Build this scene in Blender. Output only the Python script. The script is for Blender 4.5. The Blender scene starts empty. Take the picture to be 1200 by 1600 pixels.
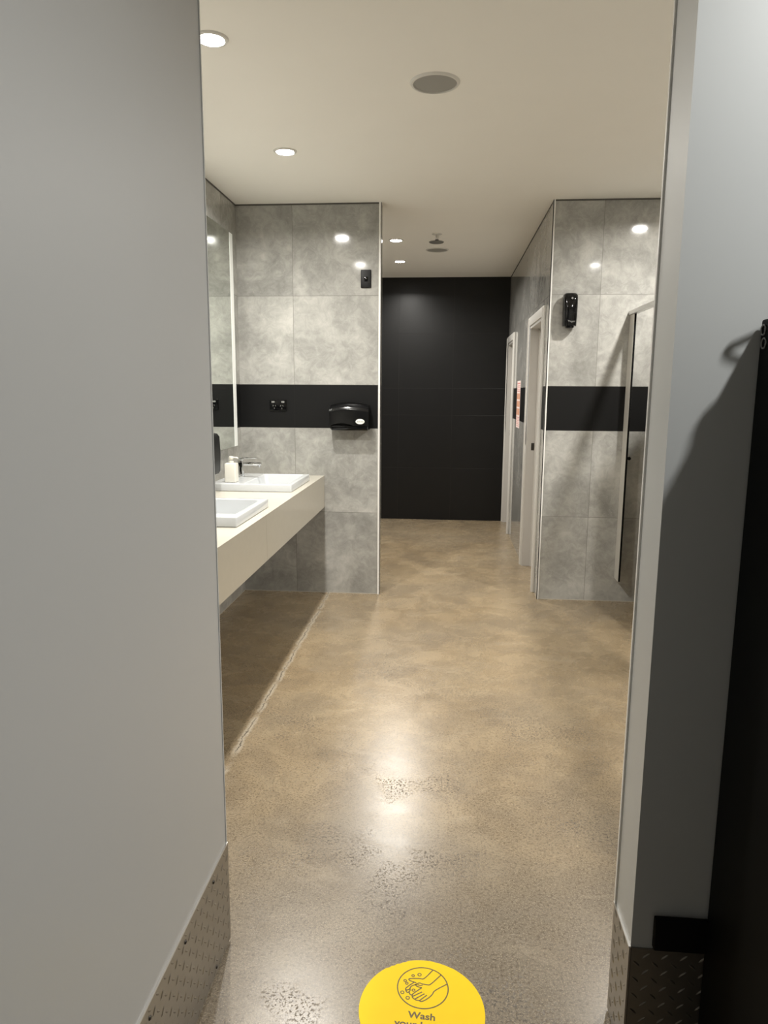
import bpy, bmesh, math, random
from mathutils import Vector, Matrix

random.seed(7)
S = bpy.context.scene
COL = S.collection

# ---------------------------------------------------------------- camera
YAW, PITCH, ROLL = -0.0848, -0.1661, 0.0067
EYE = 1.4508
cy, sy, cp, sp = math.cos(YAW), math.sin(YAW), math.cos(PITCH), math.sin(PITCH)
F = Vector((sy * cp, cy * cp, sp)); R0 = Vector((cy, -sy, 0)); U0 = R0.cross(F)
c, s = math.cos(ROLL), math.sin(ROLL)
R = R0 * c + U0 * s; U = U0 * c - R0 * s
cd = bpy.data.cameras.new('camera'); cam = bpy.data.objects.new('camera', cd); COL.objects.link(cam)
cd.sensor_fit = 'HORIZONTAL'; cd.sensor_width = 36.0; cd.lens = 36.0 * 1115.17 / 1200.0
cd.clip_start = 0.02
m = Matrix.Identity(4)
for i in range(3):
    m[i][0] = R[i]; m[i][1] = U[i]; m[i][2] = -F[i]
m[2][3] = EYE
cam.matrix_world = m
S.camera = cam

# ---------------------------------------------------------------- light and exposure
S.view_settings.view_transform = 'Standard'
S.view_settings.look = 'None'
S.view_settings.exposure = 0.0
S.view_settings.gamma = 1.0
S.view_settings.use_curve_mapping = False
W = bpy.data.worlds.new('world'); S.world = W; W.use_nodes = True
W.node_tree.nodes['Background'].inputs[0].default_value = (0.9, 0.95, 1.0, 1)
W.node_tree.nodes['Background'].inputs[1].default_value = 0.0
S.cycles.max_bounces = 10
S.cycles.diffuse_bounces = 7
S.cycles.glossy_bounces = 5
S.cycles.sample_clamp_indirect = 4.0

LAMP_COLOR = (1.0, 0.965, 0.90)
ENTRY_COLOR = (0.97, 0.985, 0.97)
LAMP_SPREAD = 162
VANITY_W, CORRIDOR_W, STALL_W, ENTRY_W = 32.0, 30.0, 36.0, 28.0

# ---------------------------------------------------------------- measures (metres)
H = 2.70
Y1, Y2 = 5.010, 8.165          # tiled end walls, black end wall
XA, XL, XR = -0.458, -1.4524, 0.676
NX, NY = -0.549, 1.6536        # left entry wall face / end
RX, RN, RF = 0.417, 1.392, 1.524   # right entry wall reveal, near and far face
KP = 0.286                     # kick plate height

# ---------------------------------------------------------------- materials
def new_mat(name):
    m = bpy.data.materials.new(name); m.use_nodes = True
    return m, m.node_tree, m.node_tree.nodes['Principled BSDF']

def plain(name, col, rough=0.5, metal=0.0, spec=0.5, bump=0.0, bscale=200, coat=0.0, var=0.0):
    m, nt, b = new_mat(name)
    b.inputs['Base Color'].default_value = (*col, 1)
    b.inputs['Roughness'].default_value = rough
    b.inputs['Metallic'].default_value = metal
    b.inputs['Specular IOR Level'].default_value = spec
    b.inputs['Coat Weight'].default_value = coat
    geo = nt.nodes.new('ShaderNodeNewGeometry')
    n = nt.nodes.new('ShaderNodeTexNoise'); n.inputs['Scale'].default_value = bscale
    n.inputs['Detail'].default_value = 4
    nt.links.new(geo.outputs['Position'], n.inputs['Vector'])
    if var:
        mx = nt.nodes.new('ShaderNodeMix'); mx.data_type = 'RGBA'
        mx.inputs['A'].default_value = (*[v * (1 - var) for v in col], 1)
        mx.inputs['B'].default_value = (*[min(1, v * (1 + var)) for v in col], 1)
        nt.links.new(n.outputs['Fac'], mx.inputs['Factor'])
        nt.links.new(mx.outputs['Result'], b.inputs['Base Color'])
    if bump:
        bp = nt.nodes.new('ShaderNodeBump'); bp.inputs['Strength'].default_value = bump
        bp.inputs['Distance'].default_value = 0.001
        nt.links.new(n.outputs['Fac'], bp.inputs['Height']); nt.links.new(bp.outputs['Normal'], b.inputs['Normal'])
    return m

class NT:
    """small node-graph writer"""
    def __init__(self, nt): self.nt = nt
    def node(self, t, **kw):
        n = self.nt.nodes.new(t)
        for k, v in kw.items(): setattr(n, k, v)
        return n
    def put(self, sock, v):
        if isinstance(v, bpy.types.NodeSocket): self.nt.links.new(v, sock)
        else: sock.default_value = v
    def math(self, op, a, b=0.0, clamp=False):
        n = self.node('ShaderNodeMath', operation=op, use_clamp=clamp)
        self.put(n.inputs[0], a); self.put(n.inputs[1], b)
        return n.outputs[0]
    def mix(self, f, a, b, blend='MIX'):
        n = self.node('ShaderNodeMix', data_type='RGBA', blend_type=blend)
        self.put(n.inputs['Factor'], f); self.put(n.inputs['A'], a); self.put(n.inputs['B'], b)
        return n.outputs['Result']
    def noise(self, vec, scale, detail=4, rough=0.5, dist=0.0):
        n = self.node('ShaderNodeTexNoise')
        self.put(n.inputs['Vector'], vec); n.inputs['Scale'].default_value = scale
        n.inputs['Detail'].default_value = detail; n.inputs['Roughness'].default_value = rough
        n.inputs['Distortion'].default_value = dist
        return n.outputs['Fac']
    def ramp(self, f, stops):
        n = self.node('ShaderNodeValToRGB'); e = n.color_ramp.elements
        while len(e) < len(stops): e.new(0.5)
        for el, (p, col) in zip(e, stops):
            el.position = p; el.color = (*col, 1) if len(col) == 3 else col
        self.put(n.inputs['Fac'], f)
        return n.outputs['Color']
    def step(self, x, lo, hi):
        n = self.node('ShaderNodeMapRange', interpolation_type='SMOOTHSTEP'); n.clamp = True
        self.put(n.inputs['Value'], x); n.inputs['From Min'].default_value = lo; n.inputs['From Max'].default_value = hi
        return n.outputs['Result']

def tile_mat(name, axis, u0, dark=False, tw=0.605):
    """600 mm concrete-look tiles, joints at u0 + k*tw, one 300 mm black course from 1.2 to 1.5 m"""
    m, nt, b = new_mat(name); g = NT(nt)
    pos = g.node('ShaderNodeNewGeometry').outputs['Position']
    sep = g.node('ShaderNodeSeparateXYZ'); g.put(sep.inputs[0], pos)
    u = g.math('DIVIDE', g.math('SUBTRACT', sep.outputs[axis], u0), tw)
    z = sep.outputs['Z']
    upper = g.math('GREATER_THAN', z, 1.35)
    zf = g.math('SUBTRACT', z, g.math('MULTIPLY', upper, 0.3))     # fold the half course away
    v = g.math('DIVIDE', zf, 0.6)
    fu, fv = g.math('FRACT', u), g.math('FRACT', v)
    du = g.math('MULTIPLY', g.math('MINIMUM', fu, g.math('SUBTRACT', 1.0, fu)), tw)
    dv = g.math('MULTIPLY', g.math('MINIMUM', fv, g.math('SUBTRACT', 1.0, fv)), 0.6)
    dz = g.math('MINIMUM', g.math('ABSOLUTE', g.math('SUBTRACT', z, 1.2)), g.math('ABSOLUTE', g.math('SUBTRACT', z, 1.5)))
    d = g.math('MINIMUM', du, g.math('MINIMUM', dv, dz))
    grout = g.math('LESS_THAN', d, 0.0016)
    band = g.math('MULTIPLY', g.math('GREATER_THAN', z, 1.2), g.math('LESS_THAN', z, 1.5))
    # every tile has its own cut of the pattern
    cell = g.node('ShaderNodeCombineXYZ')
    g.put(cell.inputs[0], g.math('FLOOR', u)); g.put(cell.inputs[1], g.math('FLOOR', v)); cell.inputs[2].default_value = u0
    wn = g.node('ShaderNodeTexWhiteNoise'); wn.noise_dimensions = '3D'; g.put(wn.inputs['Vector'], cell.outputs[0])
    off = g.node('ShaderNodeVectorMath', operation='SCALE'); g.put(off.inputs[0], wn.outputs['Color']); off.inputs['Scale'].default_value = 9.0
    vec = g.node('ShaderNodeVectorMath', operation='ADD'); g.put(vec.inputs[0], pos); g.put(vec.inputs[1], off.outputs[0])
    vec = vec.outputs[0]
    if dark:
        n = g.noise(vec, 6, 4)
        col = g.mix(n, (0.0065, 0.0065, 0.0068, 1), (0.008, 0.0078, 0.008, 1))
        col = g.mix(g.math('MULTIPLY', grout, 0.85), col, (0.020, 0.0195, 0.019, 1))
        rough = 0.34; b.inputs['Specular IOR Level'].default_value = 0.35
    else:
        n1 = g.noise(vec, 3.2, 9, 0.62, 0.6)
        n2 = g.noise(vec, 14, 8, 0.7, 1.2)
        n3 = g.noise(vec, 90, 3, 0.6)
        f = g.math('ADD', g.math('MULTIPLY', n1, 0.62), g.math('MULTIPLY', n2, 0.38))
        col = g.ramp(f, [(0.36, (0.262, 0.259, 0.242)), (0.47, (0.345, 0.341, 0.320)), (0.55, (0.420, 0.414, 0.389)), (0.66, (0.530, 0.520, 0.488))])
        col = g.mix(g.math('MULTIPLY', g.step(n3, 0.62, 0.75), 0.35), col, (0.55, 0.53, 0.49, 1))
        veil = g.step(g.noise(vec, 7, 9, 0.75, 2.0), 0.60, 0.68)
        col = g.mix(g.math('MULTIPLY', veil, 0.30), col, (0.56, 0.545, 0.50, 1))
        tone = g.math('ADD', 0.94, g.math('MULTIPLY', wn.outputs['Value'], 0.12))
        tn = g.node('ShaderNodeVectorMath', operation='SCALE'); g.put(tn.inputs[0], col); g.put(tn.inputs['Scale'], tone)
        col = g.mix(g.math('MULTIPLY', grout, 0.8), tn.outputs[0], (0.20, 0.195, 0.18, 1))
        bandcol = g.mix(grout, (0.0065, 0.0065, 0.0066, 1), (0.009, 0.009, 0.009, 1))
        col = g.mix(band, col, bandcol)
        col = g.mix(g.math('LESS_THAN', z, 0.006), col, (0.55, 0.52, 0.46, 1))
        rough = g.math('ADD', 0.05, g.math('MULTIPLY', band, 0.40))
        rough = g.math('ADD', rough, g.math('MULTIPLY', n2, 0.05))
    g.put(b.inputs['Base Color'], col)
    g.put(b.inputs['Roughness'], rough)
    if not dark: g.put(b.inputs['Specular IOR Level'], g.math('SUBTRACT', 0.5, g.math('MULTIPLY', band, 0.28)))
    bp = g.node('ShaderNodeBump'); bp.inputs['Strength'].default_value = 0.6; bp.inputs['Distance'].default_value = 0.001
    g.put(bp.inputs['Height'], g.math('SUBTRACT', 1.0, grout)); nt.links.new(bp.outputs['Normal'], b.inputs['Normal'])
    return m

def floor_mat():
    m, nt, b = new_mat('polished_concrete'); g = NT(nt)
    pos = g.node('ShaderNodeNewGeometry').outputs['Position']
    sep = g.node('ShaderNodeSeparateXYZ'); g.put(sep.inputs[0], pos)
    n1 = g.noise(pos, 1.3, 8, 0.6, 0.5)
    n2 = g.noise(pos, 5.5, 8, 0.68, 0.8)
    f = g.math('ADD', g.math('MULTIPLY', n1, 0.55), g.math('MULTIPLY', n2, 0.45))
    col = g.ramp(f, [(0.32, (0.195, 0.142, 0.082)), (0.46, (0.285, 0.213, 0.127)), (0.56, (0.345, 0.264, 0.162)), (0.70, (0.43, 0.342, 0.222))])
    # mineral tint wander: brown to grey
    col = g.mix(g.math('MULTIPLY', g.step(g.noise(pos, 0.9, 4), 0.45, 0.62), 0.45), col, (0.25, 0.205, 0.145, 1))
    # greyer concrete near the entry, its colour also darkened to offset lamp spill
    entry_dim = g.math('SUBTRACT', 1.0, g.step(g.math('ADD', sep.outputs['Y'], g.math('MULTIPLY', g.math('SUBTRACT', n1, 0.5), 2.4)), 1.55, 3.0))
    col = g.mix(g.math('MULTIPLY', entry_dim, 0.72), col, (0.152, 0.132, 0.106, 1))
    blot = g.step(g.noise(pos, 2.6, 7, 0.7, 0.3), 0.47, 0.60)
    col = g.mix(g.math('MULTIPLY', blot, 0.42), col, (0.178, 0.138, 0.093, 1))
    # exposed sand and stone
    grain = g.noise(pos, 260, 3, 0.65)
    col = g.mix(g.math('MULTIPLY', g.step(grain, 0.50, 0.66), 0.60), col, (0.47, 0.39, 0.28, 1))
    dk = g.noise(pos, 120, 4, 0.75)
    col = g.mix(g.math('MULTIPLY', g.step(g.math('SUBTRACT', 1.0, dk), 0.51, 0.60), 0.62), col, (0.075, 0.055, 0.036, 1))
    # patches of open pits
    patch = g.step(g.noise(pos, 1.9, 5, 0.6), 0.50, 0.60)
    pit = g.noise(pos, 125, 3, 0.65, 0.3)
    pits = g.math('MULTIPLY', patch, g.step(pit, 0.54, 0.60))
    col = g.mix(g.math('MULTIPLY', pits, 0.72), col, (0.035, 0.028, 0.022, 1))
    # hairline cracks
    wob = g.node('ShaderNodeVectorMath', operation='ADD')
    nn = g.node('ShaderNodeTexNoise'); g.put(nn.inputs['Vector'], pos); nn.inputs['Scale'].default_value = 9; nn.inputs['Detail'].default_value = 5
    sc = g.node('ShaderNodeVectorMath', operation='SCALE'); g.put(sc.inputs[0], nn.outputs['Color']); sc.inputs['Scale'].default_value = 0.16
    g.put(wob.inputs[0], pos); g.put(wob.inputs[1], sc.outputs[0])
    vo = g.node('ShaderNodeTexVoronoi', feature='DISTANCE_TO_EDGE'); vo.inputs['Scale'].default_value = 4.2
    g.put(vo.inputs['Vector'], wob.outputs[0])
    crack = g.math('MULTIPLY', g.math('LESS_THAN', vo.outputs['Distance'], 0.0030), g.math('MULTIPLY', g.step(g.noise(pos, 1.7, 3), 0.56, 0.64), g.math('LESS_THAN', sep.outputs['Y'], 2.9)))
    col = g.mix(g.math('MULTIPLY', crack, 0.3), col, (0.06, 0.05, 0.04, 1))
    # scuffs and cement smears
    mp = g.node('ShaderNodeMapping'); g.put(mp.inputs['Vector'], pos); mp.inputs['Scale'].default_value = (1.6, 3.0, 1.0)
    sm = g.step(g.noise(mp.outputs[0], 2.3, 6, 0.6, 0.6), 0.56, 0.76)
    col = g.mix(g.math('MULTIPLY', sm, 0.24), col, (0.47, 0.40, 0.30, 1))
    # ragged saw cut running along the vanity
    jx = g.math('ADD', sep.outputs['X'], g.math('MULTIPLY', g.math('SUBTRACT', g.noise(pos, 7, 9, 0.8), 0.5), 0.075))
    jd = g.math('ABSOLUTE', g.math('SUBTRACT', jx, -0.826))
    halo = g.math('MULTIPLY', g.math('SUBTRACT', 1.0, g.step(jd, 0.008, 0.020)), g.step(n2, 0.36, 0.50))
    col = g.mix(g.math('MULTIPLY', halo, 0.60), col, (0.46, 0.41, 0.33, 1))
    cut = g.math('MULTIPLY', g.math('LESS_THAN', jd, 0.0025), g.step(n2, 0.42, 0.50))
    col = g.mix(g.math('MULTIPLY', cut, 0.8), col, (0.05, 0.04, 0.03, 1))
    g.put(b.inputs['Base Color'], col)
    r = g.math('ADD', 0.19, g.math('MULTIPLY', n2, 0.16))
    r = g.math('ADD', r, g.math('MULTIPLY', pits, 0.4))
    g.put(b.inputs['Roughness'], r)
    b.inputs['Specular IOR Level'].default_value = 0.5
    bp = g.node('ShaderNodeBump'); bp.inputs['Strength'].default_value = 0.25; bp.inputs['Distance'].default_value = 0.002
    h = g.math('SUBTRACT', g.math('MULTIPLY', grain, 0.15), g.math('ADD', g.math('MULTIPLY', pits, 0.25), g.math('ADD', g.math('MULTIPLY', crack, 0.4), cut)))
    g.put(bp.inputs['Height'], h); nt.links.new(bp.outputs['Normal'], b.inputs['Normal'])
    return m

def emit(name, col, strength):
    m, nt, b = new_mat(name)
    b.inputs['Base Color'].default_value = (*col, 1)
    b.inputs['Emission Color'].default_value = (*col, 1)
    b.inputs['Emission Strength'].default_value = strength
    return m

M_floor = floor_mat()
M_ceil = plain('ceiling_paint', (0.93, 0.915, 0.865), 0.75, var=0.02, bscale=3)
M_tileX = tile_mat('concrete_tile_facing_entry_left', 'X', XA)
M_tileXr = tile_mat('concrete_tile_facing_entry_right', 'X', XR + 0.328)
M_tileY = tile_mat('concrete_tile_side', 'Y', Y1 - 0.33)
M_tileYc = tile_mat('concrete_tile_corridor', 'Y', Y1 + 0.27)
M_black = tile_mat('black_tile', 'X', XR - 1.214, dark=True)
M_lam = plain('grey_laminate', (0.44, 0.44, 0.435), 0.42, var=0.015, bscale=2.5)
M_lamr = plain('pale_grey_laminate', (0.48, 0.485, 0.475), 0.42, var=0.012, bscale=2.5)
M_white = plain('white_trim_metal', (0.82, 0.81, 0.78), 0.25)
M_alu = plain('satin_aluminium', (0.72, 0.71, 0.69), 0.32, metal=1.0)
M_tread = plain('tread_plate_aluminium', (0.36, 0.335, 0.30), 0.36, metal=0.9, var=0.10, bscale=40, bump=0.1)
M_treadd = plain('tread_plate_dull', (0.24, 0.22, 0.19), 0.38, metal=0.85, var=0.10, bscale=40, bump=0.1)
M_screw = plain('dark_screw', (0.05, 0.045, 0.04), 0.4, metal=0.8)
M_stone = plain('cream_stone', (0.56, 0.53, 0.455), 0.22, var=0.03, bscale=30)
M_stonef = plain('cream_stone_apron', (0.60, 0.55, 0.465), 0.35, var=0.03, bscale=30)
M_ceramic = plain('white_ceramic', (0.60, 0.62, 0.635), 0.08)
M_chrome = plain('chrome', (0.82, 0.83, 0.84), 0.06, metal=1.0)
M_bottle = plain('cream_plastic', (0.72, 0.70, 0.63), 0.35)
M_mirror = plain('mirror_glass', (0.86, 0.90, 0.865), 0.015, metal=1.0)
M_frost = plain('frosted_mirror_edge', (0.90, 0.92, 0.90), 0.5)
M_bgloss = plain('gloss_black_plastic', (0.003, 0.003, 0.0033), 0.08, spec=0.4)
M_bsat = plain('satin_black_plastic', (0.0035, 0.0035, 0.0038), 0.20, spec=0.4)
M_bmat = plain('matt_black', (0.0025, 0.0025, 0.0025), 0.6, spec=0.12)
M_bplate = plain('black_switch_plastic', (0.004, 0.004, 0.0042), 0.45, spec=0.25)
M_grey = plain('grey_plastic', (0.22, 0.22, 0.21), 0.4)
M_doorp = plain('door_paint', (0.56, 0.54, 0.51), 0.35)
M_archit = plain('architrave_paint', (0.68, 0.665, 0.63), 0.35)
M_part = plain('beige_compact_laminate', (0.50, 0.48, 0.435), 0.35)
M_grille = plain('speaker_mesh', (0.34, 0.335, 0.31), 0.6, bump=0.5, bscale=900)
M_wplast = plain('white_plastic', (0.72, 0.71, 0.67), 0.4)
M_yellow = plain('yellow_vinyl', (0.88, 0.60, 0.0), 0.5, spec=0.2, var=0.04, bscale=25)
M_ink = plain('brown_black_ink', (0.10, 0.062, 0.005), 0.5)
M_badge = plain('white_badge', (0.85, 0.85, 0.80), 0.3)
M_bink = plain('grey_ink', (0.12, 0.12, 0.11), 0.5)
M_paper = plain('pink_white_paper', (0.83, 0.68, 0.65), 0.6)
M_red = plain('red_ink', (0.62, 0.22, 0.19), 0.6)
M_orange = plain('orange_print', (0.60, 0.27, 0.15), 0.6)
M_lens = emit('lamp_lens', (1.0, 0.97, 0.92), 70.0)
M_slot = plain('shadow_gap', (0.10, 0.095, 0.085), 0.8)

# ---------------------------------------------------------------- mesh helpers
def box(bm, x0, x1, y0, y1, z0, z1, bev=0.0, seg=2):
    t = bmesh.new()
    bmesh.ops.create_cube(t, size=1.0)
    for v in t.verts:
        v.co = Vector(((x0 + x1) / 2 + v.co.x * (x1 - x0), (y0 + y1) / 2 + v.co.y * (y1 - y0), (z0 + z1) / 2 + v.co.z * (z1 - z0)))
    if bev: bmesh.ops.bevel(t, geom=list(t.edges), offset=bev, segments=seg, affect='EDGES', profile=0.5)
    join(bm, t)

def join(bm, t):
    me = bpy.data.meshes.new('tmp'); t.to_mesh(me); t.free(); bm.from_mesh(me); bpy.data.meshes.remove(me)

def lathe(bm, prof, centre, axis='Z', n=32):
    """revolve [(radius, height)] about an axis through centre"""
    rings = []
    for r, h in prof:
        ring = []
        for k in range(n if r > 1e-6 else 1):
            a = 2 * math.pi * k / n
            p = {'Z': (r * math.cos(a), r * math.sin(a), h), 'Y': (r * math.cos(a), h, r * math.sin(a)),
                 'X': (h, r * math.cos(a), r * math.sin(a))}[axis]
            ring.append(bm.verts.new(Vector(p) + Vector(centre)))
        rings.append(ring)
    for a, b in zip(rings, rings[1:]):
        for k in range(n):
            q = [a[k % len(a)], a[(k + 1) % len(a)], b[(k + 1) % len(b)], b[k % len(b)]]
            u = []
            for v in q:
                if v not in u: u.append(v)
            if len(u) > 2: bm.faces.new(u)
    bmesh.ops.recalc_face_normals(bm, faces=bm.faces)

def tube(bm, pts, r, n=10, closed=False):
    pts = [Vector(p) for p in pts]; rings = []
    N = len(pts)
    for i, p in enumerate(pts):
        a = pts[i - 1] if (i or closed) else p; b = pts[(i + 1) % N] if (i < N - 1 or closed) else p
        d = (b - a).normalized(); ref = Vector((0, 0, 1)) if abs(d.z) < 0.9 else Vector((1, 0, 0))
        e1 = d.cross(ref).normalized(); e2 = d.cross(e1)
        rings.append([bm.verts.new(p + (e1 * math.cos(2 * math.pi * k / n) + e2 * math.sin(2 * math.pi * k / n)) * r) for k in range(n)])
    pairs = list(zip(rings, rings[1:])) + ([(rings[-1], rings[0])] if closed else [])
    for a, b in pairs:
        for k in range(n): bm.faces.new((a[k], a[(k + 1) % n], b[(k + 1) % n], b[k]))
    if not closed: bm.faces.new(rings[0]); bm.faces.new(rings[-1])
    bmesh.ops.recalc_face_normals(bm, faces=bm.faces)

def prism(bm, outline, depth0, depth1, bev=0.0, seg=3, plane='XZ'):
    """outline in a plane, extruded along the third axis from depth0 (front) to depth1"""
    t = bmesh.new()
    def P(a, b, d): return {'XZ': (a, d, b), 'XY': (a, b, d), 'YZ': (d, a, b)}[plane]
    f0 = [t.verts.new(P(a, b, depth0)) for a, b in outline]
    f1 = [t.verts.new(P(a, b, depth1)) for a, b in outline]
    ff = t.faces.new(f0); t.faces.new(f1)
    n = len(outline)
    for k in range(n): t.faces.new((f0[k], f0[(k + 1) % n], f1[(k + 1) % n], f1[k]))
    bmesh.ops.recalc_face_normals(t, faces=t.faces)
    if bev: bmesh.ops.bevel(t, geom=list(ff.edges), offset=bev, segments=seg, affect='EDGES', profile=0.5)
    join(bm, t)

def rrect(x0, x1, y0, y1, r, n=5):
    out = []
    for cx_, cy_, a0 in ((x1 - r, y1 - r, 0), (x0 + r, y1 - r, 90), (x0 + r, y0 + r, 180), (x1 - r, y0 + r, 270)):
        for k in range(n + 1):
            a = math.radians(a0 + 90 * k / n); out.append((cx_ + r * math.cos(a), cy_ + r * math.sin(a)))
    return out

def loft(bm, loops, cap0=False, cap1=False):
    rings = [[bm.verts.new(p) for p in lp] for lp in loops]
    n = len(rings[0])
    for a, b in zip(rings, rings[1:]):
        for k in range(n): bm.faces.new((a[k], a[(k + 1) % n], b[(k + 1) % n], b[k]))
    if cap0: bm.faces.new(rings[0])
    if cap1: bm.faces.new(rings[-1])
    bmesh.ops.recalc_face_normals(bm, faces=bm.faces)

def ribbon(bm, pts, w, z, closed=False, th=0.0004):
    """a flat printed line w wide lying at height z"""
    n = len(pts); L, Rr = [], []
    for i, p in enumerate(pts):
        a = Vector(pts[i - 1]) if (i or closed) else Vector(p); b = Vector(pts[(i + 1) % n]) if (i < n - 1 or closed) else Vector(p)
        d = (b - a).normalized(); nrm = Vector((-d.y, d.x)) * w / 2; q = Vector(p)
        L.append(bm.verts.new((q.x + nrm.x, q.y + nrm.y, z))); Rr.append(bm.verts.new((q.x - nrm.x, q.y - nrm.y, z)))
    for i in range(n if closed else n - 1):
        j = (i + 1) % n
        f = bm.faces.new((Rr[i], Rr[j], L[j], L[i]))

def smooth(pts, it=2):
    for _ in range(it):
        q = [pts[0]]
        for a, b in zip(pts, pts[1:]):
            q.append((a[0] * .75 + b[0] * .25, a[1] * .75 + b[1] * .25)); q.append((a[0] * .25 + b[0] * .75, a[1] * .25 + b[1] * .75))
        q.append(pts[-1]); pts = q
    return pts

def origin_of(o):
    p = Vector((0, 0, 0))
    while o is not None: p += o.location; o = o.parent
    return p

def obj(name, bm, mat, parent=None, shade=True, at=None):
    """link bm (in world coordinates) as ONE mesh object"""
    bmesh.ops.remove_doubles(bm, verts=bm.verts, dist=1e-6)
    base = origin_of(parent) if parent else Vector(at) if at else Vector((0, 0, 0))
    for v in bm.verts: v.co -= base
    me = bpy.data.meshes.new(name); bm.to_mesh(me); bm.free()
    me.materials.append(mat)
    if shade:
        for p in me.polygons: p.use_smooth = True
        try: me.set_sharp_from_angle(angle=math.radians(35))
        except Exception: pass
    o = bpy.data.objects.new(name, me); COL.objects.link(o)
    if parent: o.parent = parent
    elif at: o.location = at
    return o

def tag(o, label=None, cat=None, group=None, kind=None):
    if label: o['label'] = label
    if cat: o['category'] = cat
    if group: o['group'] = group
    if kind: o['kind'] = kind
    return o

def thing(name, label, cat, loc, group=None):
    o = bpy.data.objects.new(name, None); COL.objects.link(o); o.location = loc; o.empty_display_size = 0.1
    return tag(o, label, cat, group)

def structure(name, bm, mat, label=None, cat=None):
    o = obj(name, bm, mat, shade=False); o['kind'] = 'structure'
    if label: o['label'] = label
    if cat: o['category'] = cat
    return o

def B(): return bmesh.new()

def boxes(*bs, bev=0.0):
    bm = B()
    for b in bs: box(bm, *b, bev=bev)
    return bm

def text_mesh(name, body, size, mat, parent, M, bold=0.0, align='CENTER'):
    cu = bpy.data.curves.new(name + '_curve', 'FONT'); cu.body = body; cu.size = size; cu.align_x = align
    cu.offset = bold; cu.extrude = 0.0
    t = bpy.data.objects.new(name + '_curve', cu); COL.objects.link(t)
    bpy.context.view_layer.update()
    me = bpy.data.meshes.new_from_object(t.evaluated_get(bpy.context.evaluated_depsgraph_get()))
    bpy.data.objects.remove(t); bpy.data.curves.remove(cu)
    me.transform(M); bm = bmesh.new(); bm.from_mesh(me); bpy.data.meshes.remove(me)
    return obj(name, bm, mat, parent, shade=False)

# ---------------------------------------------------------------- room shell
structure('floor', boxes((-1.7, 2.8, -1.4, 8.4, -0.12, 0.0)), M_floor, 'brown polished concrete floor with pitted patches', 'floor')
structure('ceiling', boxes((-1.7, 2.8, -1.4, 8.4, H, H + 0.1)), M_ceil, 'plain cream white ceiling', 'ceiling')
structure('wall_left', boxes((XL - 0.15, XL, 1.1, Y2, 0, H)), M_tileY, 'tiled side wall behind the vanity', 'wall')
structure('wall_nook', boxes((XL, XA, Y1, Y1 + 0.12, 0, H)), M_tileX, 'grey tiled wall at the end of the vanity with black stripe', 'wall')
structure('wall_end', boxes((XL - 0.15, XR + 0.2, Y2, Y2 + 0.12, 0, H)), M_black, 'black tiled wall at the end of the corridor', 'wall')
structure('wall_right', boxes((XR, 2.7, Y1, Y1 + 0.08, 0, H)), M_tileXr, 'grey tiled wall on the right with black stripe', 'wall')
D1 = (5.25, 6.03); D2 = (7.45, 8.12); DH = 1.985
structure('wall_corridor', boxes((XR, XR + 0.14, Y1 + 0.08, D1[0], 0, H), (XR, XR + 0.14, D1[0], D1[1], DH, H), (XR, XR + 0.14, D1[1], D2[0], 0, H),
                                 (XR, XR + 0.14, D2[0], D2[1], DH, H), (XR, XR + 0.14, D2[1], Y2, 0, H)), M_tileYc, 'tiled corridor wall with two doorways', 'wall')
structure('wall_entry_left', boxes((NX - 0.10, NX, -1.3, NY, 0, H)), M_lam, 'smooth grey laminate wall close on the left', 'wall')
structure('wall_entry_right', boxes((RX, 2.4, RN, RF, 0, H)), M_lamr, 'pale grey laminate wall close on the right', 'wall')
structure('wall_entry_side', boxes((2.4, 2.5, -1.3, RF, 0, H)), M_lamr)
structure('wall_entry_back', boxes((NX - 0.10, 2.5, -1.4, -1.3, 0, H)), M_lamr)
structure('wall_vanity_front', boxes((XL - 0.15, NX - 0.10, 1.0, 1.1, 0, H)), M_tileX)
structure('wall_stall_side', boxes((2.6, 2.7, RF, Y1, 0, H)), M_tileY)

# metal trims on the tile corners
structure('trim_1', boxes((XA - 0.014, XA + 0.003, Y1 - 0.004, Y1 + 0.003, 0.0, H), (XA - 0.001, XA + 0.003, Y1 - 0.004, Y1 + 0.012, 0.0, H)), M_white, 'white corner trim of the left tiled wall', 'trim')
structure('trim_2', boxes((XR - 0.004, XR + 0.010, Y1 - 0.004, Y1 + 0.003, 0.0, H), (XR - 0.004, XR + 0.001, Y1 - 0.004, Y1 + 0.008, 0.0, H)), M_white, 'white corner trim of the right tiled wall', 'trim')
structure('trim_3', boxes((RX - 0.004, RX + 0.004, RF - 0.003, RF + 0.005, KP, H)), M_white, 'white edge trim of the right entry wall', 'trim')
structure('trim_4', boxes((NX - 0.004, NX + 0.002, NY - 0.002, NY + 0.003, KP, H)), M_lamr, 'edge strip of the left entry wall', 'trim')
# shadow gap under the ceiling
structure('trim_5', boxes((XL, XA, Y1 - 0.002, Y1 + 0.001, H - 0.010, H), (XR, 2.6, Y1 - 0.002, Y1 + 0.001, H - 0.010, H),
                          (XL - 0.001, XL + 0.002, 1.1, Y1, H - 0.010, H), (XR - 0.002, XR + 0.001, Y1, Y2, H - 0.010, H)), M_slot, 'dark shadow gap along the ceiling', 'trim')

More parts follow.
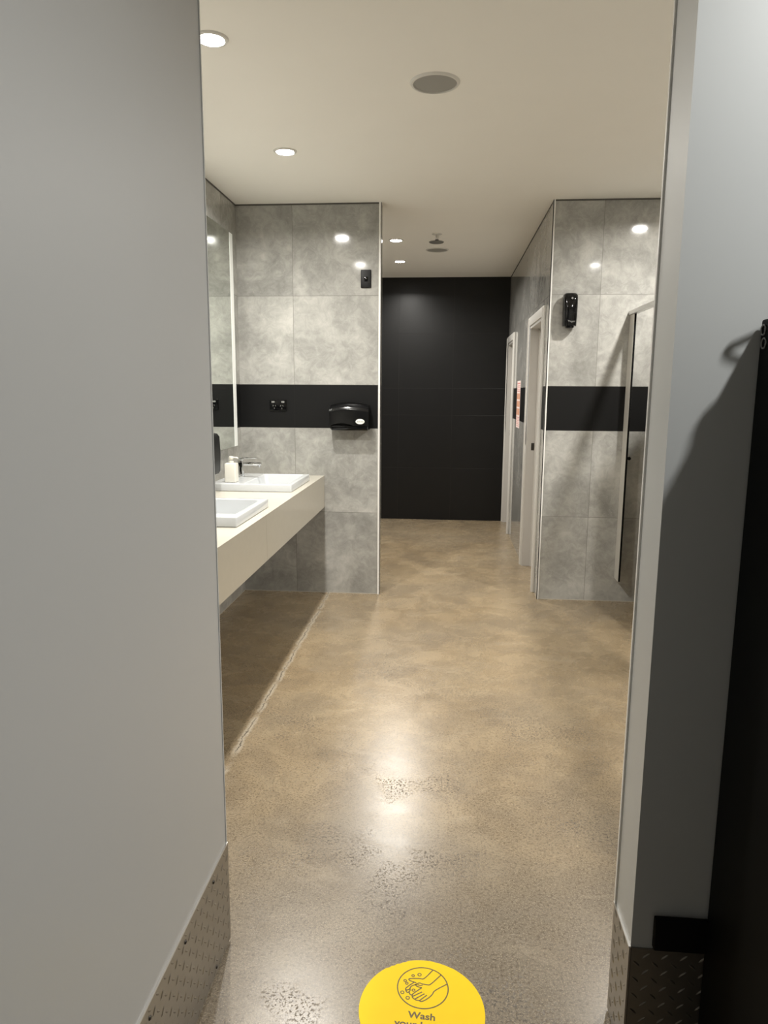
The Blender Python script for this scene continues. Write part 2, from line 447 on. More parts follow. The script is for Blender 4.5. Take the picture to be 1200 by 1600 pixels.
# ---------------------------------------------------------------- corridor doors
def door(n, y0, y1, far_in_wall, label):
    root = bpy.data.objects.new('door_%d' % n, None); COL.objects.link(root); root.location = (XR, (y0 + y1) / 2, 0)
    tag(root, label, 'door', kind='structure')
    a, t = 0.068, 0.018
    yo = y1 + a if not far_in_wall else min(y1 + a, Y2 - 0.001)
    bm = boxes((XR - t, XR, y0 - a, y0, 0, DH + a), (XR - t, XR, y1, yo, 0, DH + a), (XR - t, XR, y0, y1, DH, DH + a), bev=0.004)
    # moulded inner step
    box(bm, XR - t - 0.005, XR - t + 0.002, y0 - a + 0.012, y0 - 0.022, 0, DH + a - 0.012)
    box(bm, XR - t - 0.005, XR - t + 0.002, y1 + 0.022, yo - 0.012, 0, DH + a - 0.012)
    obj('architrave', bm, M_archit, root)
    jt = 0.02
    obj('jamb', boxes((XR - 0.008, XR + 0.14, y0, y0 + jt, 0, DH), (XR - 0.008, XR + 0.14, y1 - jt, y1, 0, DH), (XR - 0.008, XR + 0.14, y0 + jt, y1 - jt, DH - jt, DH)), M_doorp, root)
    obj('door_stop', boxes((XR + 0.062, XR + 0.082, y0 + jt, y0 + jt + 0.014, 0, DH - jt), (XR + 0.062, XR + 0.082, y1 - jt - 0.014, y1 - jt, 0, DH - jt),
                           (XR + 0.062, XR + 0.082, y0 + jt, y1 - jt, DH - jt - 0.014, DH - jt)), M_archit, root)
    leaf = obj('door_leaf', boxes((XR + 0.083, XR + 0.121, y0 + jt + 0.002, y1 - jt - 0.002, 0.006, DH - jt - 0.003), bev=0.002), M_doorp, root)
    bm = B(); lathe(bm, [(0, -0.006), (0.024, -0.006), (0.026, 0), (0, 0)], (XR + 0.083, y0 + 0.09, 1.0), 'X', 20)
    tube(bm, [(XR + 0.080, y0 + 0.09, 1.0), (XR + 0.044, y0 + 0.09, 1.0), (XR + 0.040, y0 + 0.10, 1.0), (XR + 0.040, y0 + 0.19, 1.0)], 0.008)
    obj('door_handle', bm, M_alu, leaf)
    bm = boxes((XR + 0.034, XR + 0.058, y1 - jt - 0.003, y1 - jt + 0.001, 0.985, 1.045), bev=0.001)
    obj('strike_plate', bm, M_screw, root)
    return root
door(1, D1[0], D1[1], False, 'nearer pale grey doorway in the right corridor wall')
door(2, D2[0], D2[1], True, 'far pale grey doorway next to the black end wall')

# ---------------------------------------------------------------- recessed downlights
def downlight(x, y, watts, label, group, color=None):
    t = thing('downlight', label, 'ceiling light', (x, y, H), group)
    bm = B(); lathe(bm, [(0.046, -0.001), (0.048, -0.007), (0.058, -0.006), (0.062, 0.0)], (x, y, H)); obj('trim_ring', bm, M_wplast, t)
    bm = B(); lathe(bm, [(0.0, -0.004), (0.046, -0.004), (0.047, -0.0005)], (x, y, H)); obj('lens', bm, M_lens, t)
    L = bpy.data.lights.new('lamp', 'AREA'); L.shape = 'DISK'; L.size = 0.09; L.energy = watts; L.color = color or LAMP_COLOR
    L.spread = math.radians(LAMP_SPREAD)
    lo = bpy.data.objects.new('lamp', L); COL.objects.link(lo); lo.parent = t; lo.location = (0, 0, -0.0095)
    return t
G = 'recessed downlights in the ceiling'
downlight(-0.867, 2.744, VANITY_W, 'round recessed downlight nearest, at the edge of the left grey wall', G)
downlight(-0.872, 3.960, VANITY_W, 'round recessed downlight above the vanity, in front of the left tiled wall', G)
downlight(-0.442, 6.207, CORRIDOR_W, 'upper of the two corridor downlights, beside the sprinkler', G)
downlight(-0.471, 7.174, CORRIDOR_W, 'lower of the two corridor downlights, nearest the black wall', G)
downlight(1.440, 4.170, STALL_W, 'round downlight over the toilet cubicle, mirrored high on the right tiles', G)
downlight(1.420, 2.620, STALL_W, 'round downlight over the nearer cubicles, mirrored small on the right tiles', G)
downlight(1.080, 0.900, ENTRY_W, 'round downlight over the entry that lights the right grey wall', G, ENTRY_COLOR)

# ---------------------------------------------------------------- ceiling fittings
def speaker(x, y, label):
    t = thing('ceiling_speaker', label, 'speaker', (x, y, H), 'round ceiling speakers')
    bm = B(); lathe(bm, [(0.089, -0.003), (0.090, -0.008), (0.098, -0.007), (0.103, 0.0)], (x, y, H), n=48); obj('bezel', bm, M_wplast, t)
    bm = B(); lathe(bm, [(0.0, -0.0075), (0.05, -0.007), (0.088, -0.004), (0.0895, -0.001)], (x, y, H), n=48); obj('grille', bm, M_grille, t)
speaker(-0.072, 3.170, 'large round grey ceiling speaker in the middle of the near ceiling')
speaker(-0.106, 6.629, 'small-looking round grey speaker far back near the black wall')
t = thing('smoke_detector', 'flat round grey disc on the corridor ceiling between sprinkler and speaker', 'detector', (-0.109, 6.302, H))
bm = B(); lathe(bm, [(0, -0.009), (0.05, -0.009), (0.060, -0.006), (0.063, 0.0)], (-0.109, 6.302, H), n=40); obj('body', bm, M_grey, t)
bm = B(); lathe(bm, [(0.045, -0.0092), (0.03, -0.011), (0, -0.012)], (-0.109, 6.302, H), n=40); obj('cover', bm, M_grey, t)
t = thing('sprinkler_head', 'small fire sprinkler head hanging from the corridor ceiling', 'sprinkler', (-0.1, 6.0, H))
bm = B(); lathe(bm, [(0.0, -0.005), (0.038, -0.004), (0.040, 0.0)], (-0.1, 6.0, H), n=28); obj('escutcheon', bm, M_wplast, t)
bm = B(); lathe(bm, [(0.0, -0.004), (0.012, -0.004), (0.012, -0.018), (0.006, -0.02), (0.005, -0.042), (0, -0.042)], (-0.1, 6.0, H), n=20)
tube(bm, [(-0.112, 6.0, H - 0.016), (-0.114, 6.0, H - 0.03), (-0.104, 6.0, H - 0.044)], 0.0025, 6); tube(bm, [(-0.088, 6.0, H - 0.016), (-0.086, 6.0, H - 0.03), (-0.096, 6.0, H - 0.044)], 0.0025, 6)
obj('frame', bm, M_alu, t)
bm = B(); lathe(bm, [(0, -0.044), (0.016, -0.044), (0.017, -0.046), (0, -0.047)], (-0.1, 6.0, H), n=20); obj('deflector', bm, M_screw, t)

# ---------------------------------------------------------------- vanity
CX, CZ, CB = -0.855, 0.863, 0.636
BX0, BX1 = -1.40, -0.90
BY = [(4.12, 4.69), (3.00, 3.57)]
t = thing('vanity_counter', 'long cream stone vanity counter along the left wall', 'counter', (CX, 3.1, CB))
holes = [(BX0 + 0.19, BX1 - 0.025, a + 0.025, b - 0.025) for a, b in sorted(BY)]
bm = B(); top0 = CZ - 0.04
x0, x1 = XL + 0.001, CX - 0.03
hx0, hx1 = holes[0][0], holes[0][1]
box(bm, x0, hx0, 1.102, Y1 - 0.001, top0, CZ); box(bm, hx1, x1, 1.102, Y1 - 0.001, top0, CZ)
ys = [1.102] + [v for h in holes for v in (h[2], h[3])] + [Y1 - 0.001]
for k in range(0, len(ys), 2): box(bm, hx0, hx1, ys[k], ys[k + 1], top0, CZ)
obj('countertop', bm, M_stone, t, shade=False)
bm = B()
for a, b in ((1.102, 3.339), (3.341, Y1 - 0.001)): box(bm, CX - 0.03, CX, a, b, CB, CZ)
obj('apron', bm, M_stone, t, shade=False)

def basin(y0, y1, label):
    t = thing('wash_basin', label, 'sink', ((BX0 + BX1) / 2, (y0 + y1) / 2, CZ), 'white basins on the vanity')
    zt = 0.908
    L = []
    def lp(x0, x1, a, b, r, z): return [(x, y, z) for x, y in rrect(x0, x1, a, b, r)]
    ix0, ix1, iy0, iy1 = BX0 + 0.205, BX1 - 0.035, y0 + 0.035, y1 - 0.035
    loops = [lp(BX0 + 0.004, BX1 - 0.004, y0 + 0.004, y1 - 0.004, 0.006, CZ + 0.0005), lp(BX0, BX1, y0, y1, 0.008, CZ + 0.004),
             lp(BX0, BX1, y0, y1, 0.008, zt - 0.005), lp(BX0 + 0.002, BX1 - 0.002, y0 + 0.002, y1 - 0.002, 0.008, zt - 0.001),
             lp(BX0 + 0.006, BX1 - 0.006, y0 + 0.006, y1 - 0.006, 0.008, zt),
             lp(ix0 - 0.004, ix1 + 0.004, iy0 - 0.004, iy1 + 0.004, 0.020, zt), lp(ix0, ix1, iy0, iy1, 0.018, zt - 0.004),
             lp(ix0 + 0.012, ix1 - 0.012, iy0 + 0.012, iy1 - 0.012, 0.025, zt - 0.075), lp(ix0 + 0.035, ix1 - 0.035, iy0 + 0.035, iy1 - 0.035, 0.02, zt - 0.095)]
    bm = B(); loft(bm, loops, cap1=True)
    obj('bowl', bm, M_ceramic, t)
    cxm, cym = (ix0 + ix1) / 2, (iy0 + iy1) / 2
    bm = B(); lathe(bm, [(0, 0.004), (0.016, 0.005), (0.022, 0.003), (0.024, 0.0)], (cxm, cym, zt - 0.095), n=24); obj('drain', bm, M_chrome, t)
    return t
basin(*BY[0], 'far rectangular white ceramic basin under the chrome tap')
basin(*BY[1], 'near rectangular white ceramic basin cut off by the left grey wall')

TX, TY, TZ = -1.30, 4.46, 0.908
t = thing('basin_tap', 'chrome mixer tap on the far basin', 'tap', (TX, TY, TZ))
bm = B(); lathe(bm, [(0, 0.0), (0.025, 0.0), (0.025, 0.006), (0.020, 0.009), (0, 0.009)], (TX, TY, TZ), n=28)
loft(bm, [[(x, y, TZ + z) for x, y in rrect(TX - 0.020 + i, TX + 0.020 - i, TY - 0.019 + i, TY + 0.019 - i, 0.008)] for i, z in ((0, 0.008), (0, 0.108), (0.002, 0.111))], cap0=True, cap1=True)
obj('body', bm, M_chrome, t)
bm = B(); box(bm, TX + 0.012, TX + 0.135, TY - 0.014, TY + 0.014, TZ + 0.078, TZ + 0.097, bev=0.004)
sp_ = obj('spout', bm, M_chrome, t)
bm = B(); lathe(bm, [(0, 0.066), (0.009, 0.066), (0.010, 0.079), (0, 0.079)], (TX + 0.120, TY, TZ), n=20); obj('aerator', bm, M_chrome, sp_)
bm = B(); box(bm, TX - 0.022, TX + 0.022, TY - 0.020, TY + 0.020, TZ + 0.113, TZ + 0.122, bev=0.003); box(bm, TX - 0.01, TX + 0.105, TY - 0.011, TY + 0.011, TZ + 0.121, TZ + 0.1275, bev=0.002)
obj('lever', bm, M_chrome, t)

BTX, BTY = -1.288, 4.215
t = thing('soap_bottle', 'square cream pump soap bottle on the far basin beside the tap', 'soap bottle', (BTX, BTY, TZ))
h = 0.034
bm = B(); loft(bm, [[(x, y, TZ + 0.0008 + z) for x, y in rrect(BTX - h + i, BTX + h - i, BTY - h + i, BTY + h - i, 0.007)] for i, z in ((0.003, 0), (0, 0.003), (0, 0.109), (0.002, 0.113), (0.014, 0.115))], cap0=True, cap1=True)
obj('bottle_body', bm, M_bottle, t)
bm = B(); lathe(bm, [(0, 0.115), (0.015, 0.115), (0.015, 0.127), (0.008, 0.129), (0.005, 0.130), (0.005, 0.137), (0, 0.137)], (BTX, BTY, TZ), n=24)
obj('collar', bm, M_bottle, t)
bm = B(); lathe(bm, [(0, 0.136), (0.012, 0.136), (0.0135, 0.140), (0.0135, 0.152), (0.011, 0.156), (0, 0.157)], (BTX, BTY, TZ), n=24)
tube(bm, [(BTX + 0.008, BTY, TZ + 0.148), (BTX + 0.034, BTY, TZ + 0.148), (BTX + 0.043, BTY, TZ + 0.142)], 0.0045, 10)
obj('pump', bm, M_bottle, t)

# mirror
t = thing('wall_mirror', 'tall frameless mirror on the left wall above the far basin', 'mirror', (XL, 4.44, 1.08))
MX = XL + 0.026
bm = boxes((XL + 0.001, MX, 4.05, 4.83, 1.08, 2.472), bev=0.001); obj('mirror_glass', bm, M_mirror, t, shade=False)
bm = boxes((MX + 0.0002, MX + 0.0012, 4.762, 4.828, 1.082, 2.470)); obj('frosted_strip', bm, M_frost, t, shade=False)

# black soap dispenser between the mirrors, half hidden by the left wall
t = thing('soap_dispenser', 'black wall soap dispenser above the counter, half hidden by the left wall', 'dispenser', (XL, 3.95, 0.98), 'black soap dispensers')
oy0, oy1 = 3.88, 4.00
prof = [(XL + 0.001, 0.978), (XL + 0.135, 0.978), (XL + 0.155, 0.984), (XL + 0.165, 1.000), (XL + 0.169, 1.10), (XL + 0.165, 1.195), (XL + 0.152, 1.212), (XL + 0.12, 1.218), (XL + 0.001, 1.218)]
bm = B(); prism(bm, prof, oy0, oy1, plane='XZ'); obj('cover', bm, M_bplate, t)
bm = boxes((XL + 0.03, XL + 0.132, oy0 + 0.02, oy1 - 0.012, 0.912, 0.979), bev=0.008); obj('nozzle', bm, M_bplate, t)

# ---------------------------------------------------------------- fittings on the left tiled wall
t = thing('light_switch', 'black upright switch plate high on the left tiled wall', 'switch', (-0.56, Y1, 2.21))
bm = B(); prism(bm, rrect(-0.594, -0.524, 2.15, 2.268, 0.004), Y1 - 0.010, Y1, 0.003); obj('plate', bm, M_bplate, t)
bm = boxes((-0.572, -0.546, Y1 - 0.014, Y1 - 0.0095, 2.192, 2.222), bev=0.002); obj('rocker', bm, M_bgloss, t)
t = thing('power_outlet', 'black double power outlet on the black stripe of the left tiled wall', 'outlet', (-1.179, Y1, 1.356))
bm = B(); prism(bm, rrect(-1.240, -1.118, 1.318, 1.395, 0.005), Y1 - 0.010, Y1, 0.003); obj('plate', bm, M_bgloss, t)
for x in (-1.214, -1.144):
    bm = boxes((x - 0.011, x + 0.011, Y1 - 0.0135, Y1 - 0.0095, 1.373, 1.385), bev=0.0015); obj('rocker', bm, M_grey, t)
for x in (-1.206, -1.152):
    bm = B()
    for dx, dz, a in ((-0.008, 0.006, 30), (0.008, 0.006, -30), (0.0, -0.012, 0)):
        b2 = bmesh.new(); box(b2, -0.0013, 0.0013, -0.0008, 0.0, -0.005, 0.005)
        bmesh.ops.rotate(b2, verts=b2.verts, cent=(0, 0, 0), matrix=Matrix.Rotation(math.radians(a), 3, 'Y'))
        bmesh.ops.translate(b2, verts=b2.verts, vec=(x + dx, Y1 - 0.0102, 1.347 + dz)); join(bm, b2)
    obj('socket_slots', bm, M_grey, t)

PX0, PX1, PZ0, PZ1 = -0.800, -0.526, 1.196, 1.345
t = thing('paper_towel_dispenser', 'black paper towel dispenser with white oval badge on the left tiled wall', 'dispenser', ((PX0 + PX1) / 2, Y1, PZ0))
def arch(x0, x1, z0, z1, rise, n=18, r=0.012):
    out = [(x0, z0), (x1, z0), (x1, z1 - r)]
    for k in range(n + 1):
        f = k / n; x = x1 - r * 0.5 - (x1 - x0 - r) * f
        out.append((x, z1 + rise * (1 - (2 * f - 1) ** 2)))
    out.append((x0, z1 - r)); return out
bm = B(); prism(bm, arch(PX0, PX1, PZ0, PZ1 + 0.018, 0.020), Y1 - 0.06, Y1 - 0.0005, 0.0); obj('back_housing', bm, M_bsat, t)
# bulged front cover with a wavy lower lip
bm = B(); nx, nz = 26, 14; grid = []
FD = 0.135
for j in range(nz + 1):
    row = []
    for i in range(nx + 1):
        u = i / nx; w = j / nz
        lip = PZ0 + 0.030 + 0.022 * math.sin(math.pi * min(1, u * 1.55)) * (u < 0.645) - 0.006
        topz = PZ1 - 0.002 + 0.016 * (1 - (2 * u - 1) ** 2)
        z = lip + (topz - lip) * w
        y = Y1 - FD + 0.012 * (2 * u - 1) ** 2 + (0.53 * 0.135 * max(0, w - 0.80) + 0.022 * max(0, (w - 0.93) / 0.07) ** 2) + 0.006 * (1 - w)
        row.append(bm.verts.new((PX0 + 0.002 + (PX1 - PX0 - 0.004) * u, y, z)))
    grid.append(row)
back = []
for j in range(nz + 1):
    back.append([bm.verts.new((v.co.x, Y1 - 0.058, v.co.z + (0.012 if j == nz else 0))) for v in grid[j]])
for j in range(nz):
    for i in range(nx): bm.faces.new((grid[j][i], grid[j][i + 1], grid[j + 1][i + 1], grid[j + 1][i]))
    bm.faces.new((grid[j][0], grid[j + 1][0], back[j + 1][0], back[j][0])); bm.faces.new((grid[j][nx], back[j][nx], back[j + 1][nx], grid[j + 1][nx]))
for i in range(nx):
    bm.faces.new((grid[nz][i], grid[nz][i + 1], back[nz][i + 1], back[nz][i])); bm.faces.new((grid[0][i], back[0][i], back[0][i + 1], grid[0][i + 1]))
bmesh.ops.recalc_face_normals(bm, faces=bm.faces); cover = obj('front_cover', bm, M_bsat, t)
bm = boxes((PX0 + 0.012, PX1 - 0.006, Y1 - 0.112, Y1 - 0.02, PZ0 - 0.006, PZ0 + 0.03), bev=0.008); thr = obj('outlet_tray', bm, M_bgloss, t)
bm = B(); lathe(bm, [(0.0, -0.0025), (0.029, -0.0025), (0.031, 0.0)], (0, 0, 0), 'Y', 36)
for v in bm.verts: v.co = Vector((v.co.x - 0.583, v.co.y + Y1 - FD + 0.0035, v.co.z * 0.58 + 1.252))
bd = obj('badge', bm, M_badge, t); bd['label'] = 'white oval maker badge'
text_mesh('badge_lettering', 'ASEON', 0.0135, M_bink, bd, Matrix.Translation((-0.583, Y1 - FD + 0.0005, 1.2475)) @ Matrix.Rotation(math.pi / 2, 4, 'X'))

# ---------------------------------------------------------------- black soap dispenser on the right tiled wall
QX0, QX1, QZ0, QZ1 = 0.757, 0.853, 1.892, 2.103
t = thing('soap_dispenser', 'glossy black soap dispenser high on the right tiled wall', 'dispenser', (0.812, Y1, QZ0), 'black soap dispensers')
bm = boxes((QX0 + 0.004, QX1 - 0.004, Y1 - 0.03, Y1 - 0.0005, QZ0 + 0.004, QZ1 - 0.012), bev=0.006); obj('back_plate', bm, M_bsat, t)
bm = B(); loops = []
for w in [k / 14 for k in range(15)]:
    z = QZ0 + (QZ1 - QZ0) * w
    d = 0.062 + 0.030 * math.sin(math.pi * (0.15 + 0.75 * w)) - (0.030 * max(0, (w - 0.86) / 0.14) ** 2)
    hw = 0.044 + 0.004 * w - 0.004 * max(0, (w - 0.9) / 0.1)
    cxq = (QX0 + QX1) / 2; pts = []
    for k in range(17):
        a = math.pi * k / 16; e = 0.55
        cxx, syy = math.cos(a), math.sin(a)
        px_ = math.copysign(abs(cxx) ** e, cxx) * hw; py_ = (syy ** e) * d
        pts.append((cxq + px_, Y1 - 0.022 - py_ * 0.85, z - (0.010 * (abs(2 * k / 16 - 1)) ** 2 * (w > 0.93))))
    loops.append(pts)
loft(bm, loops, True, True); cv = obj('cover', bm, M_bgloss, t)
bm = B(); lathe(bm, [(0, -0.003), (0.006, -0.003), (0.007, 0.0)], (0.807, Y1 - 0.0995, 2.065), 'Y', 18); obj('level_window', bm, M_grey, t)
text_mesh('lettering', 'Tiegen', 0.017, M_grey, t, Matrix.Translation((0.808, Y1 - 0.1005, 1.914)) @ Matrix.Rotation(math.pi / 2, 4, 'X'))
bm = boxes((0.78, 0.83, Y1 - 0.075, Y1 - 0.03, QZ0 - 0.014, QZ0 + 0.001), bev=0.005); obj('nozzle', bm, M_bsat, t)

# ---------------------------------------------------------------- poster on the corridor wall
t = thing('safety_poster', 'pink and white printed notice on the corridor wall between the doorways', 'poster', (XR, 6.855, 1.13))
px = XR - 0.0022
obj('sheet', boxes((px, XR - 0.0003, 6.71, 7.0, 1.13, 1.565)), M_paper, t, shade=False)
bm = B(); bh_ = B(); bp_ = B()
for z, h_ in ((1.535, 0.012), (1.515, 0.007), (1.50, 0.005), (1.485, 0.005), (1.465, 0.010), (1.225, 0.007), (1.212, 0.005), (1.198, 0.006), (1.182, 0.005), (1.166, 0.006), (1.148, 0.005)):
    y = 6.73
    while y < 6.965:
        w = random.uniform(0.015, 0.04); box(bh_ if z > 1.4 else bm, px - 0.0004, px, y, min(y + w, 6.98), z, z + h_); y += w + 0.008
for z0_, z1_ in ((1.395, 1.45), (1.325, 1.38), (1.25, 1.31)):
    for y0_ in (6.725, 6.815, 6.905): box(bp_, px - 0.0004, px, y0_, y0_ + 0.075, z0_, z1_)
obj('printed_heading', bh_, M_red, t, shade=False); obj('printed_lines', bm, M_red, t, shade=False); obj('printed_pictures', bp_, M_orange, t, shade=False)

# ---------------------------------------------------------------- toilet cubicle front on the right
KX = 1.205; KT = 0.014; KB, KTOP = 0.172, 1.965
t = thing('toilet_cubicle', 'beige toilet cubicle front with aluminium headrail against the right tiled wall', 'cubicle', (KX, 4.0, 0))
def panel(y0, y1, name='pilaster'):
    p = obj(name, boxes((KX, KX + KT, y0, y1, KB, KTOP)), M_part, t, shade=False)
    e = obj('black_edge', boxes((KX + 0.0015, KX + KT - 0.0005, y0 - 0.0016, y0 - 0.0001, KB + 0.001, KTOP - 0.001)), M_bmat, p, shade=False)
    e['label'] = 'black core edge of the panel'
    return p
pl = panel(4.895, Y1 - 0.001)
panel(4.03, 4.44); panel(2.75, 3.25)
bm = boxes((KX - 0.012, KX + 0.026, 1.9, Y1 - 0.001, KTOP, KTOP + 0.026), bev=0.003); obj('headrail', bm, M_alu, t)
bm = boxes((KX + KT, 2.595, 4.01, 4.024, KB, KTOP)); obj('divider', bm, M_part, t, shade=False)
bm = boxes((KX + KT, 2.595, 2.70, 2.714, KB, KTOP)); obj('divider', bm, M_part, t, shade=False)
bm = boxes((KX + KT, KX + KT + 0.66, 4.452, 4.466, KB, KTOP))
bmesh.ops.rotate(bm, verts=bm.verts, cent=(KX + KT, 4.452, 0), matrix=Matrix.Rotation(math.radians(32), 3, 'Z'))
obj('door', bm, M_part, t, shade=False)
bm = boxes((KX + 0.002, KX + 0.012, 4.887, 4.8935, 1.008, 1.042), bev=0.002); lathe(bm, [(0, -0.004), (0.011, -0.003), (0.012, 0.006), (0, 0.006)], (KX + 0.022, 4.886, 1.025), 'Y', 18)
obj('lock_keeper', bm, M_bmat, pl)
for y in (4.08, 4.39, 2.8, 3.2):
    bm = B(); lathe(bm, [(0, 0), (0.03, 0), (0.03, 0.006), (0.012, 0.01), (0.012, KB), (0, KB)], (KX + 0.007, y, 0.0), n=20); obj('leg', bm, M_alu, t)

# ---------------------------------------------------------------- tread-plate kick plates
def tread(bm, o, u, v, n, w, h_, pitch=0.0195):
    o, u, v, n = map(Vector, (o, u, v, n))
    for i in range(int(w / pitch) + 1):
        for j in range(int(h_ / pitch) + 1):
            if (i + j) % 2: continue
            cu_, cv_ = pitch * (i + 0.6), pitch * (j + 0.6)
            if cu_ > w - 0.006 or cv_ > h_ - 0.008: continue
            a = math.radians(42 if i % 2 else -42)
            d = u * math.cos(a) + v * math.sin(a); e = -u * math.sin(a) + v * math.cos(a)
            c0 = o + u * cu_ + v * cv_
            L_, wd, ht = 0.0105, 0.0026, 0.0016
            ring = [c0 + d * L_, c0 + d * L_ * .45 + e * wd, c0 - d * L_ * .45 + e * wd, c0 - d * L_, c0 - d * L_ * .45 - e * wd, c0 + d * L_ * .45 - e * wd]
            vs = [bm.verts.new(p) for p in ring]; t0 = bm.verts.new(c0 + d * L_ * .55 + n * ht); t1 = bm.verts.new(c0 - d * L_ * .55 + n * ht)
            for f in ((vs[0], vs[1], t0), (vs[1], vs[2], t1, t0), (vs[2], vs[3], t1), (vs[3], vs[4], t1), (vs[4], vs[5], t0, t1), (vs[5], vs[0], t0)): bm.faces.new(f)

PT = 0.004
t = thing('kick_plate', 'diamond tread metal kick plate at the foot of the left grey wall', 'kick plate', (NX, 0.9, 0), 'tread kick plates')
bm = B(); box(bm, NX + 0.0002, NX + PT, -1.2, NY + 0.004, 0.010, KP); tread(bm, (NX + PT, NY, 0.008), (0, -1, 0), (0, 0, 1), (1, 0, 0), 1.6, KP - 0.012)
kp = obj('plate', bm, M_tread, t, shade=False)
obj('capping_strip', boxes((NX + 0.0002, NX + PT + 0.0005, -1.2, NY + 0.004, KP, KP + 0.003)), M_alu, t, shade=False)
for y, z in ((1.537, 0.262), (1.345, 0.260), (1.154, 0.258), (1.537, 0.026), (1.36, 0.03)):
    bm = B(); lathe(bm, [(0, 0.003), (0.003, 0.0028), (0.0048, 0.001), (0.005, 0)], (NX + PT, y, z), 'X', 14); obj('screw', bm, M_screw, t)
t = thing('kick_plate', 'bright tread kick plate on the narrow end face of the right wall', 'kick plate', (RX, (RN + RF) / 2, 0), 'tread kick plates')
bm = B(); box(bm, RX - PT, RX - 0.0002, RN - 0.004, RF + 0.004, 0.006, KP); tread(bm, (RX - PT, RN + 0.004, 0.01), (0, 1, 0), (0, 0, 1), (-1, 0, 0), RF - RN, KP - 0.012)
obj('plate', bm, M_tread, t, shade=False)
obj('capping_strip', boxes((RX - PT - 0.0012, RX - 0.0002, RN - 0.004, RF + 0.004, KP, KP + 0.003)), M_alu, t, shade=False)
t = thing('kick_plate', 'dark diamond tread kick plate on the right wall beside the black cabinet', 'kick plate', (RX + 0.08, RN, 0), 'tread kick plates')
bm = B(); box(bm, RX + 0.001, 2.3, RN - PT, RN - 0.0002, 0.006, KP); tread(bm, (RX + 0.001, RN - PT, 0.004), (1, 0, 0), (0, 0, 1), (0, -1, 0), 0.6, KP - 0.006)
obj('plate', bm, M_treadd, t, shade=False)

# ---------------------------------------------------------------- black cabinet at the right edge
ZX = 0.566; ZT = 1.585
t = thing('storage_cabinet', 'tall black cabinet with protruding bumper rail at the right edge', 'cabinet', (0.8, 1.05, 0))
bm = boxes((ZX, 1.05, 0.62, RN - 0.006, 0.03, ZT), bev=0.004); body = obj('body', bm, M_bmat, t)
bm = boxes((0.458, 1.06, 1.370, RN - 0.005, 0.297, 0.369), bev=0.003); obj('bumper_rail', bm, M_bmat, t)
bm = B(); tube(bm, [(0.645, 1.345, ZT - 0.01), (0.642, 1.345, 1.596), (0.630, 1.345, 1.605), (0.588, 1.345, 1.6235), (0.566, 1.345, 1.632), (0.5625, 1.345, 1.6385), (0.567, 1.345, 1.645), (0.598, 1.345, 1.660), (0.650, 1.345, 1.684), (0.672, 1.345, 1.670), (0.678, 1.345, ZT - 0.01)], 0.0034); obj('loop_handle', bm, M_bmat, t)
bm = B(); lathe(bm, [(0, 0), (0.010, 0), (0.014, 0.008), (0.014, 0.018), (0.008, 0.024), (0, 0.025)], (ZX + 0.012, 1.314, ZT - 0.002), n=24); obj('knob', bm, M_bmat, t)
for y, z in ((1.372, 1.566), (1.366, 1.542)):
    bm = B(); tube(bm, [(ZX - 0.001, y + 0.009 * math.cos(a), z + 0.009 * math.sin(a)) for a in [k * math.pi / 8 for k in range(16)]], 0.0016, 6, closed=True); obj('eyelet', bm, M_grey, t)

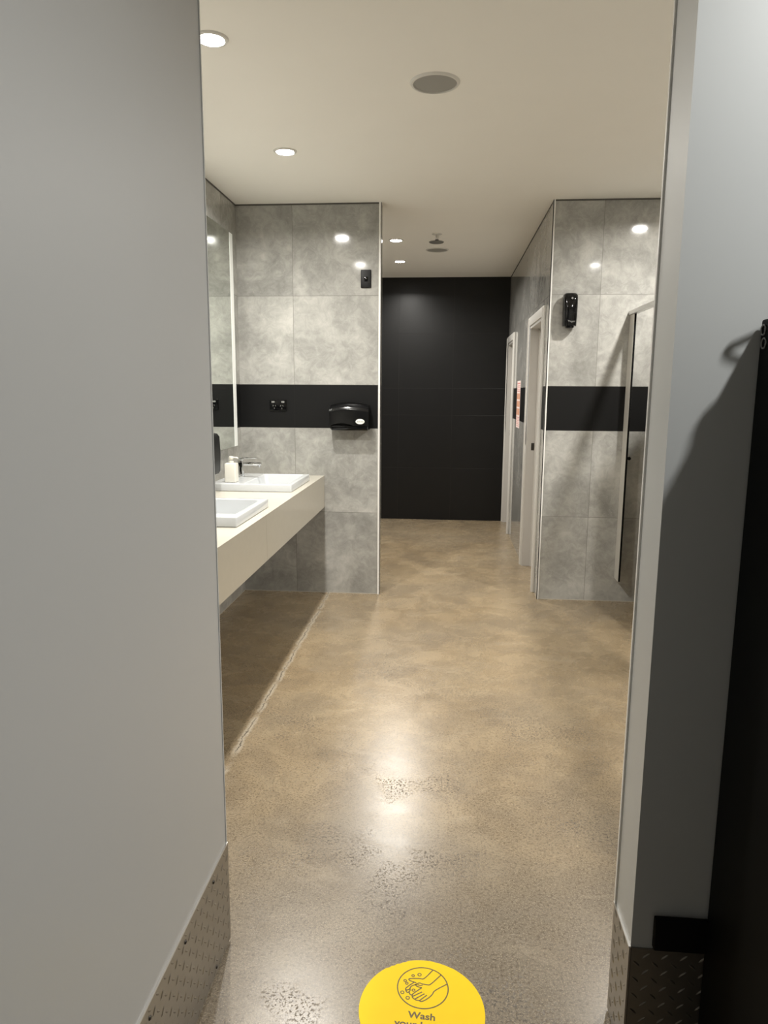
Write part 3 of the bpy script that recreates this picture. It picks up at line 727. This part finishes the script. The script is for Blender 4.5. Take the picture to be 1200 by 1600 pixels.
# ---------------------------------------------------------------- yellow floor decal
DX, DY = -0.028, 1.484
t = thing('floor_decal', 'round yellow vinyl floor sign with hand washing drawing and lettering', 'floor sign', (DX, DY, 0))
bm = B(); out = []
for k in range(120):
    a = 2 * math.pi * k / 120; r = 0.150
    deg = k * 3
    if 105 < deg < 129: r -= 0.0022 + 0.0012 * math.sin(k * 2.7)
    if 60 < deg < 80: r -= 0.0008
    out.append((DX + r * math.cos(a), DY + r * math.sin(a)))
prism(bm, out, 0.0010, 0.0001, plane='XY'); obj('vinyl_disc', bm, M_yellow, t, shade=False)
ZI = 0.00125
def P2(p): return (DX + p[0], DY + p[1])
strokes = {
 'a': [(0.024, 0.12), (0.002, 0.089), (-0.006, 0.0915), (-0.018, 0.0905), (-0.036, 0.0885), (-0.034, 0.083), (-0.025, 0.080), (-0.016, 0.077)],
 'b': [(0.045, 0.107), (0.018, 0.073), (0.011, 0.0735), (-0.002, 0.075), (-0.007, 0.078), (-0.014, 0.075), (-0.018, 0.0705), (-0.014, 0.066), (-0.002, 0.0635)],
 'b2': [(-0.002, 0.0635), (-0.024, 0.043), (-0.025, 0.038), (-0.023, 0.031), (-0.014, 0.0255), (-0.006, 0.025), (-0.004, 0.0225), (0.003, 0.0245), (0.015, 0.034), (0.025, 0.046), (0.028, 0.057), (0.060, 0.080)],
 'c': [(-0.022, 0.078), (-0.042, 0.059), (-0.041, 0.053), (-0.038, 0.046), (-0.033, 0.0475), (-0.030, 0.053), (-0.031, 0.061), (-0.027, 0.067), (-0.015, 0.073)],
 'd': [(-0.041, 0.053), (-0.036, 0.0535), (-0.031, 0.058)], 'e': [(-0.033, 0.048), (-0.030, 0.041), (-0.025, 0.039)],
 'f': [(-0.023, 0.036), (-0.001, 0.051)], 'g': [(-0.017, 0.029), (0.005, 0.046)], 'h': [(-0.006, 0.0255), (0.011, 0.0425)],
 'i': [(-0.013, 0.072), (-0.006, 0.0695), (0.0, 0.072)]}
bm = B()
for k, p in strokes.items():
    if k in 'a b b2 c d e i'.split(): p = smooth(p, 2)
    ribbon(bm, [P2(q) for q in p], 0.0027, ZI)
for x, y, r in [(-0.009, 0.103, 0.0042), (-0.025, 0.0985, 0.0032), (-0.044, 0.0815, 0.0032), (-0.0395, 0.0735, 0.0032), (-0.049, 0.0455, 0.0040), (-0.035, 0.0305, 0.0042), (-0.022, 0.0545, 0.0034)]:
    ribbon(bm, [(DX + x + r * math.cos(a), DY + y + r * math.sin(a)) for a in [2 * math.pi * q / 18 for q in range(18)]], 0.0023, ZI, closed=True)
ribbon(bm, [(DX + 0.0005 + 0.0625 * math.cos(a), DY + 0.0645 + 0.0615 * math.sin(a)) for a in [2 * math.pi * q / 72 for q in range(72)]], 0.0029, ZI, closed=True)
for f in bm.faces:
    f.normal_update()
    if f.normal.z < 0: f.normal_flip()
pg = obj('hand_washing_drawing', bm, M_ink, t, shade=False)
rot = Matrix.Rotation(math.radians(-3), 4, 'Z')
text_mesh('lettering', 'Wash\nyour hands', 0.0255, M_ink, t, Matrix.Translation((DX + 0.0005, DY - 0.0262, ZI)) @ rot @ Matrix.Diagonal((1.08, 1, 1, 1)), bold=0.0006)
